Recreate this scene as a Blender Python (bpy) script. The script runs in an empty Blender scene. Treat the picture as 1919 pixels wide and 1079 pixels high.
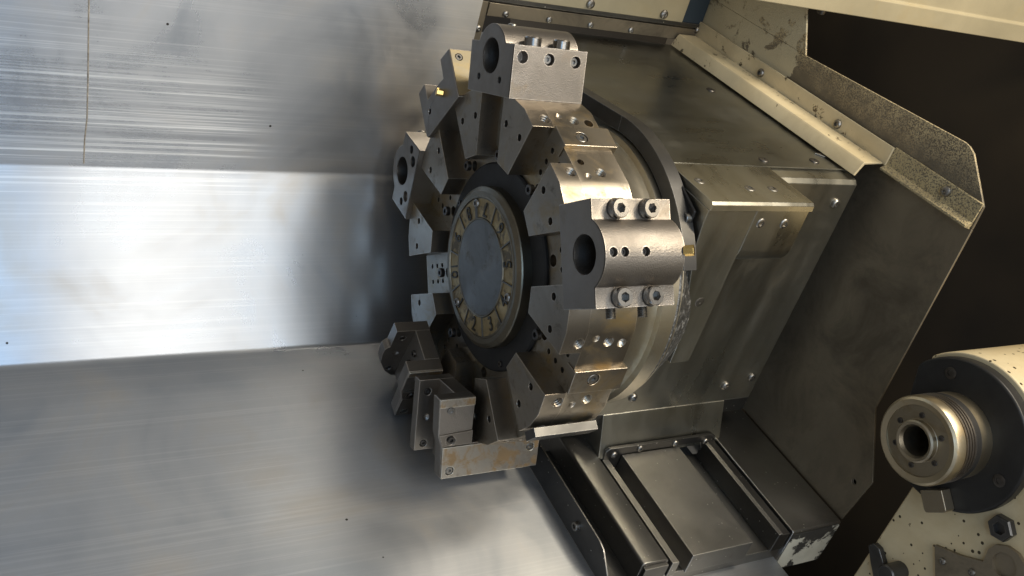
import bpy, bmesh, math, random
from mathutils import Vector, Matrix
from mathutils.geometry import tessellate_polygon
random.seed(7)
scn = bpy.context.scene
COL = scn.collection
R = math.radians

# ------------------------------------------------------------------ camera
cam_d = bpy.data.cameras.new('camera'); cam = bpy.data.objects.new('camera', cam_d); COL.objects.link(cam)
cam_d.sensor_width = 36.0; cam_d.lens = 36.0 * 1700.0 / 1919.0
cam_d.clip_start = 0.01; cam_d.clip_end = 50
CAMPOS = Vector((-0.59448, -1.18924, -0.00956))
cam.matrix_world = Matrix(((0.875506, 0.033917, -0.482015, CAMPOS.x),
                           (-0.482293, 0.0, -0.876010, CAMPOS.y),
                           (-0.029711, 0.999425, 0.016358, CAMPOS.z), (0, 0, 0, 1)))
scn.camera = cam
# ------------------------------------------------------------------ world + lamps + exposure
world = bpy.data.worlds.new('World'); scn.world = world; world.use_nodes = True
bg = world.node_tree.nodes['Background']
bg.inputs['Color'].default_value = (0.97, 0.93, 0.865, 1); bg.inputs['Strength'].default_value = 0.23
def area(name, loc, target, sx, sy, power, col, spread=180):
    d = bpy.data.lights.new(name, 'AREA'); d.shape = 'RECTANGLE'; d.size = sx; d.size_y = sy
    d.energy = power; d.color = col; d.spread = R(spread)
    o = bpy.data.objects.new(name, d); COL.objects.link(o); o.location = loc
    dv = Vector(target) - Vector(loc); o.rotation_euler = dv.to_track_quat('-Z', 'Y').to_euler()
    return o
# open door of the machine behind the camera (three bays) and one shop lamp over it
area('door_light', (-0.055, -2.3, -0.25), (-0.055, 0, -0.25), 0.75, 1.9, 12.5, (1.0, 0.98, 0.935))
area('window_light', (-0.92, -2.3, -0.15), (-0.92, 0, -0.15), 0.62, 1.9, 12.0, (0.36, 0.63, 1.0))
area('side_light', (0.78, -2.3, 0.15), (0.78, 0, 0.1), 0.72, 1.3, 10.0, (0.84, 0.92, 1.0))
area('shop_lamp', (0.95, -1.45, 1.30), (0.40, 0, 0.0), 0.9, 0.30, 20, (1.0, 0.91, 0.76))
area('work_lamp', (0.95, -1.5, 0.55), (0.62, -0.25, -0.2), 0.25, 0.25, 13.0, (1.0, 0.87, 0.66))
scn.render.engine = 'CYCLES'
scn.cycles.max_bounces = 6
scn.cycles.use_denoising = True
scn.view_settings.view_transform = 'Standard'; scn.view_settings.look = 'None'
scn.view_settings.gamma = 1.0; scn.view_settings.exposure = 0.10

# ------------------------------------------------------------------ frames
D0 = 1.8319
def ST(sig):                       # station frame: (t, r, X)
    A = R(sig + D0); ca, sa = math.cos(A), math.sin(A)
    return lambda t, r, x: Vector((x, -(r*ca - t*sa), r*sa + t*ca))
C145, S145 = math.cos(R(145)), math.sin(R(145))
def W(x, s, n):                    # slant-bed frame
    return Vector((x, -(s*C145 + n*S145), s*S145 - n*C145))
def VU(v, u, x):                   # around-the-axis frame
    return Vector((x, -v, u))
def XN(s): return lambda x, n, d: W(x, s + d, n)      # prism extruded along s
def SN(a, b, c): return W(c, a, b)                    # profile (s,n), extruded along X
def XS(a, b, c): return W(a, b, c)                    # profile (x,s), extruded along n
def XNs(a, b, c): return W(a, c, b)                   # profile (x,n), extruded along s

# ------------------------------------------------------------------ materials
def nt(name):
    m = bpy.data.materials.new(name); m.use_nodes = True
    t = m.node_tree; b = t.nodes['Principled BSDF']; return m, t, b
def node(t, typ, **kw):
    n = t.nodes.new(typ)
    for k, v in kw.items():
        if k in n.inputs.keys(): n.inputs[k].default_value = v
        else: setattr(n, k, v)
    return n
def noise(t, vec, scale, detail=4, rough=.55, dist=0):
    n = node(t, 'ShaderNodeTexNoise'); n.inputs['Scale'].default_value = scale
    n.inputs['Detail'].default_value = detail; n.inputs['Roughness'].default_value = rough
    n.inputs['Distortion'].default_value = dist
    t.links.new(vec, n.inputs['Vector']); return n.outputs['Fac']
def ramp(t, fac, lo, hi, a=0.0, b=1.0):
    n = node(t, 'ShaderNodeMapRange'); n.clamp = True
    n.inputs['From Min'].default_value = lo; n.inputs['From Max'].default_value = hi
    n.inputs['To Min'].default_value = a; n.inputs['To Max'].default_value = b
    t.links.new(fac, n.inputs['Value']); return n.outputs['Result']
def mix(t, fac, a, b):
    n = node(t, 'ShaderNodeMix'); n.data_type = 'RGBA'
    if hasattr(fac, 'links'): t.links.new(fac, n.inputs[0])
    else: n.inputs[0].default_value = fac
    for i, c in ((6, a), (7, b)):
        if hasattr(c, 'links'): t.links.new(c, n.inputs[i])
        else: n.inputs[i].default_value = (*c, 1)
    return n.outputs[2]
def math_(t, op, a, b=None):
    n = node(t, 'ShaderNodeMath'); n.operation = op
    for i, c in ((0, a), (1, b)):
        if c is None: continue
        if hasattr(c, 'links'): t.links.new(c, n.inputs[i])
        else: n.inputs[i].default_value = c
    return n.outputs[0]
def pos(t, scale=(1, 1, 1), rot=(0, 0, 0)):
    g = node(t, 'ShaderNodeNewGeometry'); m = node(t, 'ShaderNodeMapping')
    m.inputs['Scale'].default_value = scale; m.inputs['Rotation'].default_value = rot
    t.links.new(g.outputs['Position'], m.inputs['Vector']); return m.outputs['Vector']
def bump(t, b, h, strength, dist=.001):
    n = node(t, 'ShaderNodeBump'); n.inputs['Strength'].default_value = strength; n.inputs['Distance'].default_value = dist
    t.links.new(h, n.inputs['Height']); t.links.new(n.outputs['Normal'], b.inputs['Normal'])
def mul3(c, k): return tuple(min(1, x*k) for x in c)

def metal(name, base, rough=.38, metallic=1.0, var=.25, vscale=9, grain=700, gbump=.06, gdist=.0004,
          stain=None, stain_lo=.56, stain_hi=.70, stain_scale=14, streak=None, coat=0, dirt=None, specks=False, edge=0.0, edger=.0022):
    m, t, b = nt(name); p = pos(t)
    n1 = noise(t, p, vscale, 6, .62, .4); n2 = noise(t, p, grain, 2)
    col = mix(t, ramp(t, n1, .3, .7), mul3(base, 1-var), mul3(base, 1+var))
    r = ramp(t, n1, .3, .7, rough+.09, rough-.06)
    if streak:
        ps = pos(t, streak); n3 = noise(t, ps, 1.0, 5, .6)
        col = mix(t, ramp(t, n3, .40, .72, 0, .35), col, mul3(base, 1.45)); col = mix(t, ramp(t, n3, .42, .22, 0, .5), col, mul3(base, .55)); r = math_(t, 'ADD', r, ramp(t, n3, .3, .7, -.08, .08))
    if stain:
        n4 = noise(t, p, stain_scale, 8, .68, .6)
        f = ramp(t, n4, stain_lo, stain_hi, 0, .85); col = mix(t, f, col, stain); r = math_(t, 'ADD', r, math_(t, 'MULTIPLY', f, .18))
    if dirt:
        n5 = noise(t, p, 34, 9, .72, .3); f = ramp(t, n5, .55, .70, 0, .7); col = mix(t, f, col, dirt)
        r = math_(t, 'ADD', r, math_(t, 'MULTIPLY', f, .2))
    if edge:  # polished edge wear, brightened to paint in edge highlights
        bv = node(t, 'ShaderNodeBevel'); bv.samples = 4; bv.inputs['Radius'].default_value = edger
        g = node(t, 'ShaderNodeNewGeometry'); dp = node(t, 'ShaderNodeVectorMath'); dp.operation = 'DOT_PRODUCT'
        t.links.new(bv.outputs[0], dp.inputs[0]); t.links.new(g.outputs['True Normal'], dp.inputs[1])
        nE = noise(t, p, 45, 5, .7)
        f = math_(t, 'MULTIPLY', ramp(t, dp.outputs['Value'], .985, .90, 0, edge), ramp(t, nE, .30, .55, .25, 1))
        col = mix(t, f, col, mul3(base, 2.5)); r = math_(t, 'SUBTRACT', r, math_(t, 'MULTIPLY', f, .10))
    if specks:
        v = node(t, 'ShaderNodeTexVoronoi'); v.inputs['Scale'].default_value = 120; t.links.new(p, v.inputs['Vector'])
        w_ = node(t, 'ShaderNodeTexWhiteNoise'); t.links.new(v.outputs['Color'], w_.inputs['Vector'])
        f = math_(t, 'MULTIPLY', math_(t, 'LESS_THAN', v.outputs['Distance'], .13), math_(t, 'GREATER_THAN', w_.outputs['Value'], .80))
        col = mix(t, f, col, (.75, .74, .7))
    t.links.new(col, b.inputs['Base Color']); t.links.new(r, b.inputs['Roughness'])
    b.inputs['Metallic'].default_value = metallic
    if coat: b.inputs['Coat Weight'].default_value = coat; b.inputs['Coat Roughness'].default_value = .2
    if gbump: bump(t, b, n2, gbump, gdist)
    return m

M = {}
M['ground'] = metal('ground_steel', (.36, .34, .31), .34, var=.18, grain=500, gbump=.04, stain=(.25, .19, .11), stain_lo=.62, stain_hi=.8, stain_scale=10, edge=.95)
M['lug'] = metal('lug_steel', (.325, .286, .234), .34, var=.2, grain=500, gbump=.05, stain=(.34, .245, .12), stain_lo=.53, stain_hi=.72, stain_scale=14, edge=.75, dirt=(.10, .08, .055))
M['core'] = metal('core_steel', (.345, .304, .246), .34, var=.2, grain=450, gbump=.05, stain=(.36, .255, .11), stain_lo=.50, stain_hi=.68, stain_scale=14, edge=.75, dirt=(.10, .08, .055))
M['rearring'] = metal('rear_ring_steel', (.66, .61, .50), .33, var=.15, grain=400, gbump=.03, stain=(.45, .36, .20), stain_lo=.5, stain_hi=.75, stain_scale=9)
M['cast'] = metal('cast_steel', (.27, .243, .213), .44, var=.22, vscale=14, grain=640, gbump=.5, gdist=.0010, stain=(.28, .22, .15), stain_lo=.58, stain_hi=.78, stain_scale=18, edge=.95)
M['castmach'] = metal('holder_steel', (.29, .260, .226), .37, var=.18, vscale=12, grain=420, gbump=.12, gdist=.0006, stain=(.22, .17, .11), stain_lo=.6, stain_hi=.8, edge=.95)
M['rusty'] = metal('spotted_steel', (.46, .42, .36), .40, var=.2, grain=420, gbump=.12, gdist=.0006, stain=(.36, .235, .11), stain_lo=.46, stain_hi=.58, stain_scale=48, dirt=(.14, .09, .05), edge=.95)
M['tallow'] = metal('yellowed_steel', (.46, .41, .30), .36, var=.15, grain=420, gbump=.06, stain=(.55, .40, .16), stain_lo=.40, stain_hi=.62, stain_scale=8)
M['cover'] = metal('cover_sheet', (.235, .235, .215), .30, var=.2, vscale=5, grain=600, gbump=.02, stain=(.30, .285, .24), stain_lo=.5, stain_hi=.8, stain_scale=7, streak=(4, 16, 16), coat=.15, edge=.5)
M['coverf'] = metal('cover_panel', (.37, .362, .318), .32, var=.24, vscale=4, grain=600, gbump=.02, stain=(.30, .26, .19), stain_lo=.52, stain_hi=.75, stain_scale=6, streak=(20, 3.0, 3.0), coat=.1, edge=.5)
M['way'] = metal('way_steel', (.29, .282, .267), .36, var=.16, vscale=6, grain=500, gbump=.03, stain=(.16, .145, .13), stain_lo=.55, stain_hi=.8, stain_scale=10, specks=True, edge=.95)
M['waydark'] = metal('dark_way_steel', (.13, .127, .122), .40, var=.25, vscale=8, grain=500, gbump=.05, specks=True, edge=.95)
M['side'] = metal('side_sheet', (.28, .237, .172), .42, metallic=.78, var=.25, vscale=5, grain=500, gbump=.05, stain=(.11, .092, .066), stain_lo=.47, stain_hi=.68, stain_scale=7)
M['hub'] = metal('hub_black', (.012, .011, .010), .6, metallic=.0, var=.3, vscale=12, grain=500, gbump=.05)
M['black'] = metal('black_oxide', (.040, .039, .038), .38, metallic=.6, var=.3, vscale=12, grain=500, gbump=.05)
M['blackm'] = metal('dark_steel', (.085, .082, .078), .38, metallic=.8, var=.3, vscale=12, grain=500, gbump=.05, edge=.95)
M['screw'] = metal('screw_steel', (.30, .285, .26), .36, var=.3, vscale=60, grain=900, gbump=.05, dirt=(.05, .04, .03))
M['capscrew'] = metal('cap_screw_steel', (.28, .26, .235), .27, var=.2, vscale=60, grain=900, gbump=.05)
M['seam'] = metal('weld_seam_metal', (.42, .36, .28), .6, metallic=.2, var=.5, vscale=90, gbump=.1)
M['screwd'] = metal('dark_screw', (.13, .12, .11), .38, var=.3, vscale=60, grain=900, gbump=.05)
M['brass'] = metal('brass', (.78, .55, .20), .26, var=.12, vscale=40, gbump=.02)
M['worn'] = metal('weathered_rim', (.17, .165, .155), .55, var=.5, vscale=90, grain=260, gbump=.8, gdist=.0015, stain=(.45, .44, .42), stain_lo=.52, stain_hi=.62, stain_scale=120)
M['quill'] = metal('quill_steel', (.56, .48, .34), .36, var=.14, vscale=8, gbump=.02, stain=(.40, .26, .10), stain_lo=.55, stain_hi=.75, stain_scale=12)
M['quillf'] = metal('quill_face', (.40, .345, .255), .36, var=.14, vscale=8, gbump=.03, stain=(.22, .16, .08), stain_lo=.55, stain_hi=.75, stain_scale=12)
M['dial'] = metal('dial_steel', (.165, .162, .15), .42, var=.2, vscale=16, grain=420, gbump=.08, stain=(.24, .22, .18), stain_lo=.55, stain_hi=.8, stain_scale=22, dirt=(.10, .08, .055))
M['dialrim'] = metal('dial_rim', (.20, .175, .13), .36, var=.25, vscale=10, grain=420, gbump=.06, stain=(.13, .11, .08), stain_lo=.5, stain_hi=.7, stain_scale=10)
M['digit'] = metal('digit_steel', (.075, .068, .055), .45, var=.2, vscale=30, gbump=.05)
M['dialfill'] = metal('dial_brass_fill', (.345, .255, .12), .45, metallic=.7, var=.3, vscale=30, grain=420, gbump=.1, stain=(.10, .09, .075), stain_lo=.50, stain_hi=.60, stain_scale=40)

def paint(name, base, under, chip_lo, chip_scale, rough=.38, dots=0.0, grime=(.30, .22, .10), grime_lo=.5, edge=.03, detail=10, second=None):
    m, t, b = nt(name); p = pos(t)
    n1 = noise(t, p, 7, 5, .6); n2 = noise(t, p, chip_scale, detail, .72, .25); n3 = noise(t, p, 5, 6, .65, .6)
    col = mix(t, ramp(t, n1, .3, .7), mul3(base, .86), mul3(base, 1.1))
    col = mix(t, ramp(t, n3, grime_lo, grime_lo+.25, 0, .55), col, grime)
    chip = ramp(t, n2, chip_lo, chip_lo+edge)
    if second:
        n6 = noise(t, p, second[0], 3, .5, .3); chip = math_(t, 'MULTIPLY', chip, ramp(t, n6, second[1], second[1]+.06))
    if dots:
        v = node(t, 'ShaderNodeTexVoronoi'); v.inputs['Scale'].default_value = dots; t.links.new(p, v.inputs['Vector'])
        w_ = node(t, 'ShaderNodeTexWhiteNoise'); t.links.new(v.outputs['Color'], w_.inputs['Vector'])
        f = math_(t, 'MULTIPLY', math_(t, 'LESS_THAN', v.outputs['Distance'], math_(t, 'MULTIPLY', w_.outputs['Value'], .28)), math_(t, 'GREATER_THAN', w_.outputs['Value'], .62))
        chip = math_(t, 'MAXIMUM', chip, f)
    col = mix(t, chip, col, under)
    t.links.new(col, b.inputs['Base Color'])
    t.links.new(ramp(t, chip, 0, 1, rough, .5), b.inputs['Roughness'])
    t.links.new(math_(t, 'MULTIPLY', chip, .6), b.inputs['Metallic'])
    bump(t, b, math_(t, 'SUBTRACT', math_(t, 'MULTIPLY', noise(t, p, 220, 2), .15), chip), .35, .0012)
    return m
M['beige'] = paint('beige_paint', (.41, .35, .225), (.10, .08, .05), .66, 22, grime=(.42, .31, .14), grime_lo=.52)
M['beigetail'] = paint('beige_tailstock_paint', (.62, .52, .33), (.07, .055, .035), .655, 42, dots=105, grime=(.40, .28, .12), grime_lo=.44)
M['beigeband'] = paint('beige_trim_paint', (.66, .55, .345), (.13, .105, .07), .605, 34, grime=(.33, .25, .13), grime_lo=.44)
M['flaked'] = paint('flaking_beige_paint', (.40, .345, .215), (.155, .14, .105), .47, 11, rough=.5, grime=(.28, .21, .11), edge=.015)
M['speckled'] = paint('speckled_paint', (.46, .37, .20), (.20, .175, .13), .49, 420, rough=.55, edge=.10, detail=2)
M['flakedbox'] = paint('flaked_white_paint', (.62, .58, .46), (.10, .095, .085), .50, 15, rough=.5, grime=(.2, .18, .13), edge=.015)
m, t, b = nt('worn_upper_sheet'); p = pos(t)
def dotp(t, p, d):
    n = node(t, 'ShaderNodeVectorMath'); n.operation = 'DOT_PRODUCT'; t.links.new(p, n.inputs[0]); n.inputs[1].default_value = d; return n.outputs['Value']
S_ = dotp(t, p, (0, -C145, S145)); N_ = dotp(t, p, (0, -S145, -C145))
nA = noise(t, p, 16, 10, .74, .3); nB = noise(t, p, 520, 2); nC = noise(t, p, 26, 6, .65); nD = noise(t, p, 6, 4)
bare = mix(t, ramp(t, nD, .3, .7), (.19, .165, .125), (.30, .265, .205))
pm = ramp(t, math_(t, 'ADD', nA, ramp(t, S_, .10, .21, -.26, .06)), .485, .50)
paintc = mix(t, ramp(t, nD, .3, .7), (.46, .39, .25), (.55, .475, .31))
edge_ = math_(t, 'ADD', math_(t, 'SUBTRACT', N_, math_(t, 'MULTIPLY', ramp(t, S_, -.05, .15), .012)), math_(t, 'MULTIPLY', math_(t, 'SUBTRACT', nC, .5), .10))
sm = math_(t, 'MULTIPLY', ramp(t, edge_, .272, .325), ramp(t, nB, .43, .56))
col = mix(t, math_(t, 'MULTIPLY', sm, .85), bare, (.55, .43, .23)); col = mix(t, pm, col, paintc)
t.links.new(col, b.inputs['Base Color']); b.inputs['Roughness'].default_value = .5
t.links.new(ramp(t, math_(t, 'MAXIMUM', pm, sm), 0, 1, .8, 0), b.inputs['Metallic'])
bump(t, b, math_(t, 'ADD', pm, sm), .4, .0012); M['upper'] = m
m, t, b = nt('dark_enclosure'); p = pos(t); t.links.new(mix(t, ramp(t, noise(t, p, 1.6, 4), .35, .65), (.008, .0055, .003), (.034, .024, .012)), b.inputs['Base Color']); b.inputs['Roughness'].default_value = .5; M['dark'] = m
m, t, b = nt('hole_shadow_steel'); b.inputs['Base Color'].default_value = (.06, .055, .05, 1); b.inputs['Metallic'].default_value = .8; b.inputs['Roughness'].default_value = .45; M['hole'] = m
m, t, b = nt('blue_paint'); b.inputs['Base Color'].default_value = (.025, .04, .055, 1); b.inputs['Roughness'].default_value = .5; M['blue'] = m

# brushed stainless sheet: scratches run along X, so reflections smear across them
m, t, b = nt('brushed_stainless'); p = pos(t)
ps = pos(t, (1.4, 260, 260)); n1 = noise(t, ps, 1.0, 5, .68)
pl = pos(t, (.55, 60, 60)); n2 = noise(t, pl, 1.0, 4, .6)
n3 = noise(t, p, 3.2, 5, .6, .5); n4 = noise(t, p, 1.6, 3, .5, .3)
sx = node(t, 'ShaderNodeSeparateXYZ'); t.links.new(p, sx.inputs[0])
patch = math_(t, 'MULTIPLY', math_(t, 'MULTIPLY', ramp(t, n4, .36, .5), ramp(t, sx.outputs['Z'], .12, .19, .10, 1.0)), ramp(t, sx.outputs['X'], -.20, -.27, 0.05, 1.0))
col = mix(t, ramp(t, n3, .3, .7), (.42, .43, .445), (.50, .505, .51))
film = noise(t, p, 4.5, 7, .62, .8)
col = mix(t, ramp(t, film, .52, .72, 0, .55), col, (.47, .415, .345)); col = mix(t, ramp(t, film, .48, .28, 0, .5), col, (.34, .385, .44))
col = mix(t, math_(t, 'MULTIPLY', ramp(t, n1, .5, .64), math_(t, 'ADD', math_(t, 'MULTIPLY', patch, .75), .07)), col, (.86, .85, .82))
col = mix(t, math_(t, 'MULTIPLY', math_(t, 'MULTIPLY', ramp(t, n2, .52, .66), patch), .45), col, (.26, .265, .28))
v = node(t, 'ShaderNodeTexVoronoi'); v.inputs['Scale'].default_value = 28; t.links.new(p, v.inputs['Vector'])
w_ = node(t, 'ShaderNodeTexWhiteNoise'); t.links.new(v.outputs['Color'], w_.inputs['Vector'])
fl = math_(t, 'MULTIPLY', math_(t, 'LESS_THAN', v.outputs['Distance'], .055), math_(t, 'GREATER_THAN', w_.outputs['Value'], .86))
col = mix(t, fl, col, (.05, .045, .04))
t.links.new(col, b.inputs['Base Color'])
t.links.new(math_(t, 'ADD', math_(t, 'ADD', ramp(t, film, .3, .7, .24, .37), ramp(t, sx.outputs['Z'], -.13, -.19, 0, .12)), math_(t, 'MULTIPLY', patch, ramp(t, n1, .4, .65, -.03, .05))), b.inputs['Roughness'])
b.inputs['Metallic'].default_value = .88; b.inputs['Anisotropic'].default_value = .72
tg = node(t, 'ShaderNodeTangent'); tg.direction_type = 'RADIAL'; tg.axis = 'X'
t.links.new(tg.outputs[0], b.inputs['Tangent']); b.inputs['Anisotropic Rotation'].default_value = 0.0
bp = node(t, 'ShaderNodeBump'); bp.inputs['Strength'].default_value = .014; bp.inputs['Distance'].default_value = .0008
t.links.new(n1, bp.inputs['Height'])
bp2 = node(t, 'ShaderNodeBump'); bp2.inputs['Strength'].default_value = .25; bp2.inputs['Distance'].default_value = .006
t.links.new(noise(t, p, 2.2, 2, .4), bp2.inputs['Height']); t.links.new(bp.outputs[0], bp2.inputs['Normal'])
t.links.new(bp2.outputs[0], b.inputs['Normal'])
M['stainless'] = m

# ------------------------------------------------------------------ mesh helpers
class MB:
    def __init__(s): s.v = []; s.f = []
    def face(s, pts):
        i = len(s.v); s.v += [Vector(q) for q in pts]; s.f.append(list(range(i, i+len(pts))))
    def quadstrip(s, A, B):
        n = len(A)
        for i in range(n): s.face([A[i], A[(i+1) % n], B[(i+1) % n], B[i]])
def circle(c, n, r, seg=20, ph=0):
    n = n.normalized(); a = n.orthogonal().normalized(); bb = n.cross(a)
    return [c + r*(math.cos(2*math.pi*i/seg+ph)*a + math.sin(2*math.pi*i/seg+ph)*bb) for i in range(seg)]
def hole_walls(mb, ring, c, n, r, d, kind):
    if kind == 'cone':
        for i in range(len(ring)): mb.face([ring[i], ring[(i+1) % len(ring)], c - n*d])
        return
    prev = ring; seg = len(ring)
    if kind == 'thread':
        k = 5
        for i in range(1, 2*k+1):
            rr = r*(.80 if i % 2 else .97); cur = [c + (q-c)*(rr/r) - n*(d*i/(2*k)) for q in ring]
            mb.quadstrip(prev, cur); prev = cur
    else:
        cur = [q - n*d for q in ring]; mb.quadstrip(prev, cur); prev = cur
    if kind != 'through': mb.face(prev)
def face_holes(mb, loop, holes, n):
    loop = [Vector(q) for q in loop]
    if not holes: mb.face(loop); return
    loops = [loop]; n = n.normalized()
    for (c, r, d, kind) in holes:
        ring = circle(c, n, r, 20 if r < .02 else 40); loops.append(ring); hole_walls(mb, ring, c, n, r, d, kind)
    flat = [q for l in loops for q in l]
    for tri in tessellate_polygon(loops): mb.face([flat[i] for i in tri])
def prism(mb, fr, prof, c0, c1, h0=(), h1=(), side=None, open0=False, open1=False):
    side = side or {}
    P0 = [fr(a, b_, c0) for a, b_ in prof]; P1 = [fr(a, b_, c1) for a, b_ in prof]
    e = (fr(0, 0, 1) - fr(0, 0, 0)) * (1 if c1 > c0 else -1); e.normalize()
    if not open0: face_holes(mb, P0, [(fr(a, b_, c0), r, d, k) for a, b_, r, d, k in h0], -e)
    if not open1: face_holes(mb, P1, [(fr(a, b_, c1), r, d, k) for a, b_, r, d, k in h1], e)
    cen = sum(P0, Vector())/len(P0); n = len(prof)
    for i in range(n):
        j = (i+1) % n; q = [P0[i], P0[j], P1[j], P1[i]]
        hl = side.get(i)
        if hl:
            ed = (P0[j]-P0[i]); L = ed.length; ed.normalize(); nn = ed.cross(e)
            if nn.dot((P0[i]+P0[j])/2 - cen) < 0: nn = -nn
            face_holes(mb, q, [(P0[i] + ed*u + e*(c-c0)*(1 if c1 > c0 else -1), r, d, k) for u, c, r, d, k in hl], nn)
        else: mb.face(q)
def box(mb, fr, a0, a1, b0, b1, c0, c1, **k):
    prism(mb, fr, [(a0, b0), (a1, b0), (a1, b1), (a0, b1)], c0, c1, **k)
def lathe(mb, prof, base, axis, seg=48, close=False):
    axis = axis.normalized(); a = axis.orthogonal().normalized(); bb = axis.cross(a)
    rings = []
    for r, h in prof:
        if r < 1e-7: rings.append([base + axis*h])
        else: rings.append([base + axis*h + r*(math.cos(2*math.pi*i/seg)*a + math.sin(2*math.pi*i/seg)*bb) for i in range(seg)])
    for A, B in zip(rings, rings[1:]):
        for i in range(seg):
            j = (i+1) % seg
            if len(A) == 1 and len(B) == 1: continue
            if len(A) == 1: mb.face([A[0], B[j], B[i]])
            elif len(B) == 1: mb.face([A[i], A[j], B[0]])
            else: mb.face([A[i], A[j], B[j], B[i]])
def arcring(mb, r0, r1, x0, x1, a0, a1, seg=40):
    def q(r, a, x): return Vector((x, -r*math.cos(R(a)), r*math.sin(R(a))))
    for i in range(seg):
        A = a0+(a1-a0)*i/seg; B = a0+(a1-a0)*(i+1)/seg
        mb.face([q(r0, A, x0), q(r1, A, x0), q(r1, B, x0), q(r0, B, x0)])
        mb.face([q(r0, A, x1), q(r1, A, x1), q(r1, B, x1), q(r0, B, x1)])
        mb.face([q(r1, A, x0), q(r1, B, x0), q(r1, B, x1), q(r1, A, x1)])
        mb.face([q(r0, A, x0), q(r0, B, x0), q(r0, B, x1), q(r0, A, x1)])
    for A in (a0, a1): mb.face([q(r0, A, x0), q(r1, A, x0), q(r1, A, x1), q(r0, A, x1)])
def to_mesh(name, mb, ang=35):
    me = bpy.data.meshes.new(name)
    me.from_pydata([tuple(q) for q in mb.v], [], mb.f)
    bm = bmesh.new(); bm.from_mesh(me)
    bmesh.ops.remove_doubles(bm, verts=bm.verts, dist=2e-6)
    bmesh.ops.dissolve_degenerate(bm, edges=bm.edges, dist=1e-6)
    bmesh.ops.recalc_face_normals(bm, faces=bm.faces)
    bm.to_mesh(me); bm.free()
    me.polygons.foreach_set('use_smooth', [True]*len(me.polygons)); me.set_sharp_from_angle(angle=R(ang))
    return me
def link(name, me, parent=None, mw=None):
    o = bpy.data.objects.new(name, me); COL.objects.link(o)
    if mw is not None: o.matrix_basis = mw
    if parent is not None:
        o.parent = parent; o.matrix_parent_inverse = PINV.get(parent.name, Matrix()); 
        PINV[o.name] = Matrix() if mw is None else mw.inverted()
    else: PINV[o.name] = Matrix()
    return o
PINV = {}
def mk(name, mb, mat, parent=None, bevel=0.0, seg=2, ang=35):
    me = to_mesh(name, mb, ang); me.materials.append(M[mat])
    o = link(name, me, parent)
    if bevel:
        md = o.modifiers.new('bevel', 'BEVEL'); md.width = bevel; md.segments = seg; md.limit_method = 'ANGLE'; md.angle_limit = R(32)
        md.harden_normals = True
    return o
def cut(o, holes):
    mb_ = MB()
    for (p, n, r, d) in holes: lathe(mb_, [(0, -d), (r, -d), (r, .02), (0, .02)], Vector(p), Vector(n), 24)
    me = to_mesh('cutter', mb_); c = bpy.data.objects.new('cutter', me); COL.objects.link(c)
    md = o.modifiers.new('cut', 'BOOLEAN'); md.operation = 'DIFFERENCE'; md.object = c; md.solver = 'EXACT'
    if len(o.modifiers) > 1: o.modifiers.move(len(o.modifiers)-1, 0)
    keep = [(m_.name, m_.show_viewport) for m_ in o.modifiers]
    for m_ in o.modifiers:
        if m_.type == 'BEVEL': m_.show_viewport = False
    bpy.context.view_layer.update()
    new = bpy.data.meshes.new_from_object(o.evaluated_get(bpy.context.evaluated_depsgraph_get()))
    o.modifiers.remove(o.modifiers['cut']); bpy.data.objects.remove(c)
    for m_ in o.modifiers: m_.show_viewport = True
    new.polygons.foreach_set('use_smooth', [True]*len(new.polygons)); new.set_sharp_from_angle(angle=R(35))
    o.data = new
def thing(name, label, cat, base, group=None):
    o = bpy.data.objects.new(name, None); COL.objects.link(o); o.location = base; o.empty_display_size = .02
    PINV[o.name] = Matrix.Translation(-Vector(base))
    o['label'] = label; o['category'] = cat
    if group: o['group'] = group
    return o
def tag(o, label, cat, group=None):
    o['label'] = label; o['category'] = cat
    if group: o['group'] = group
    return o

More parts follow.
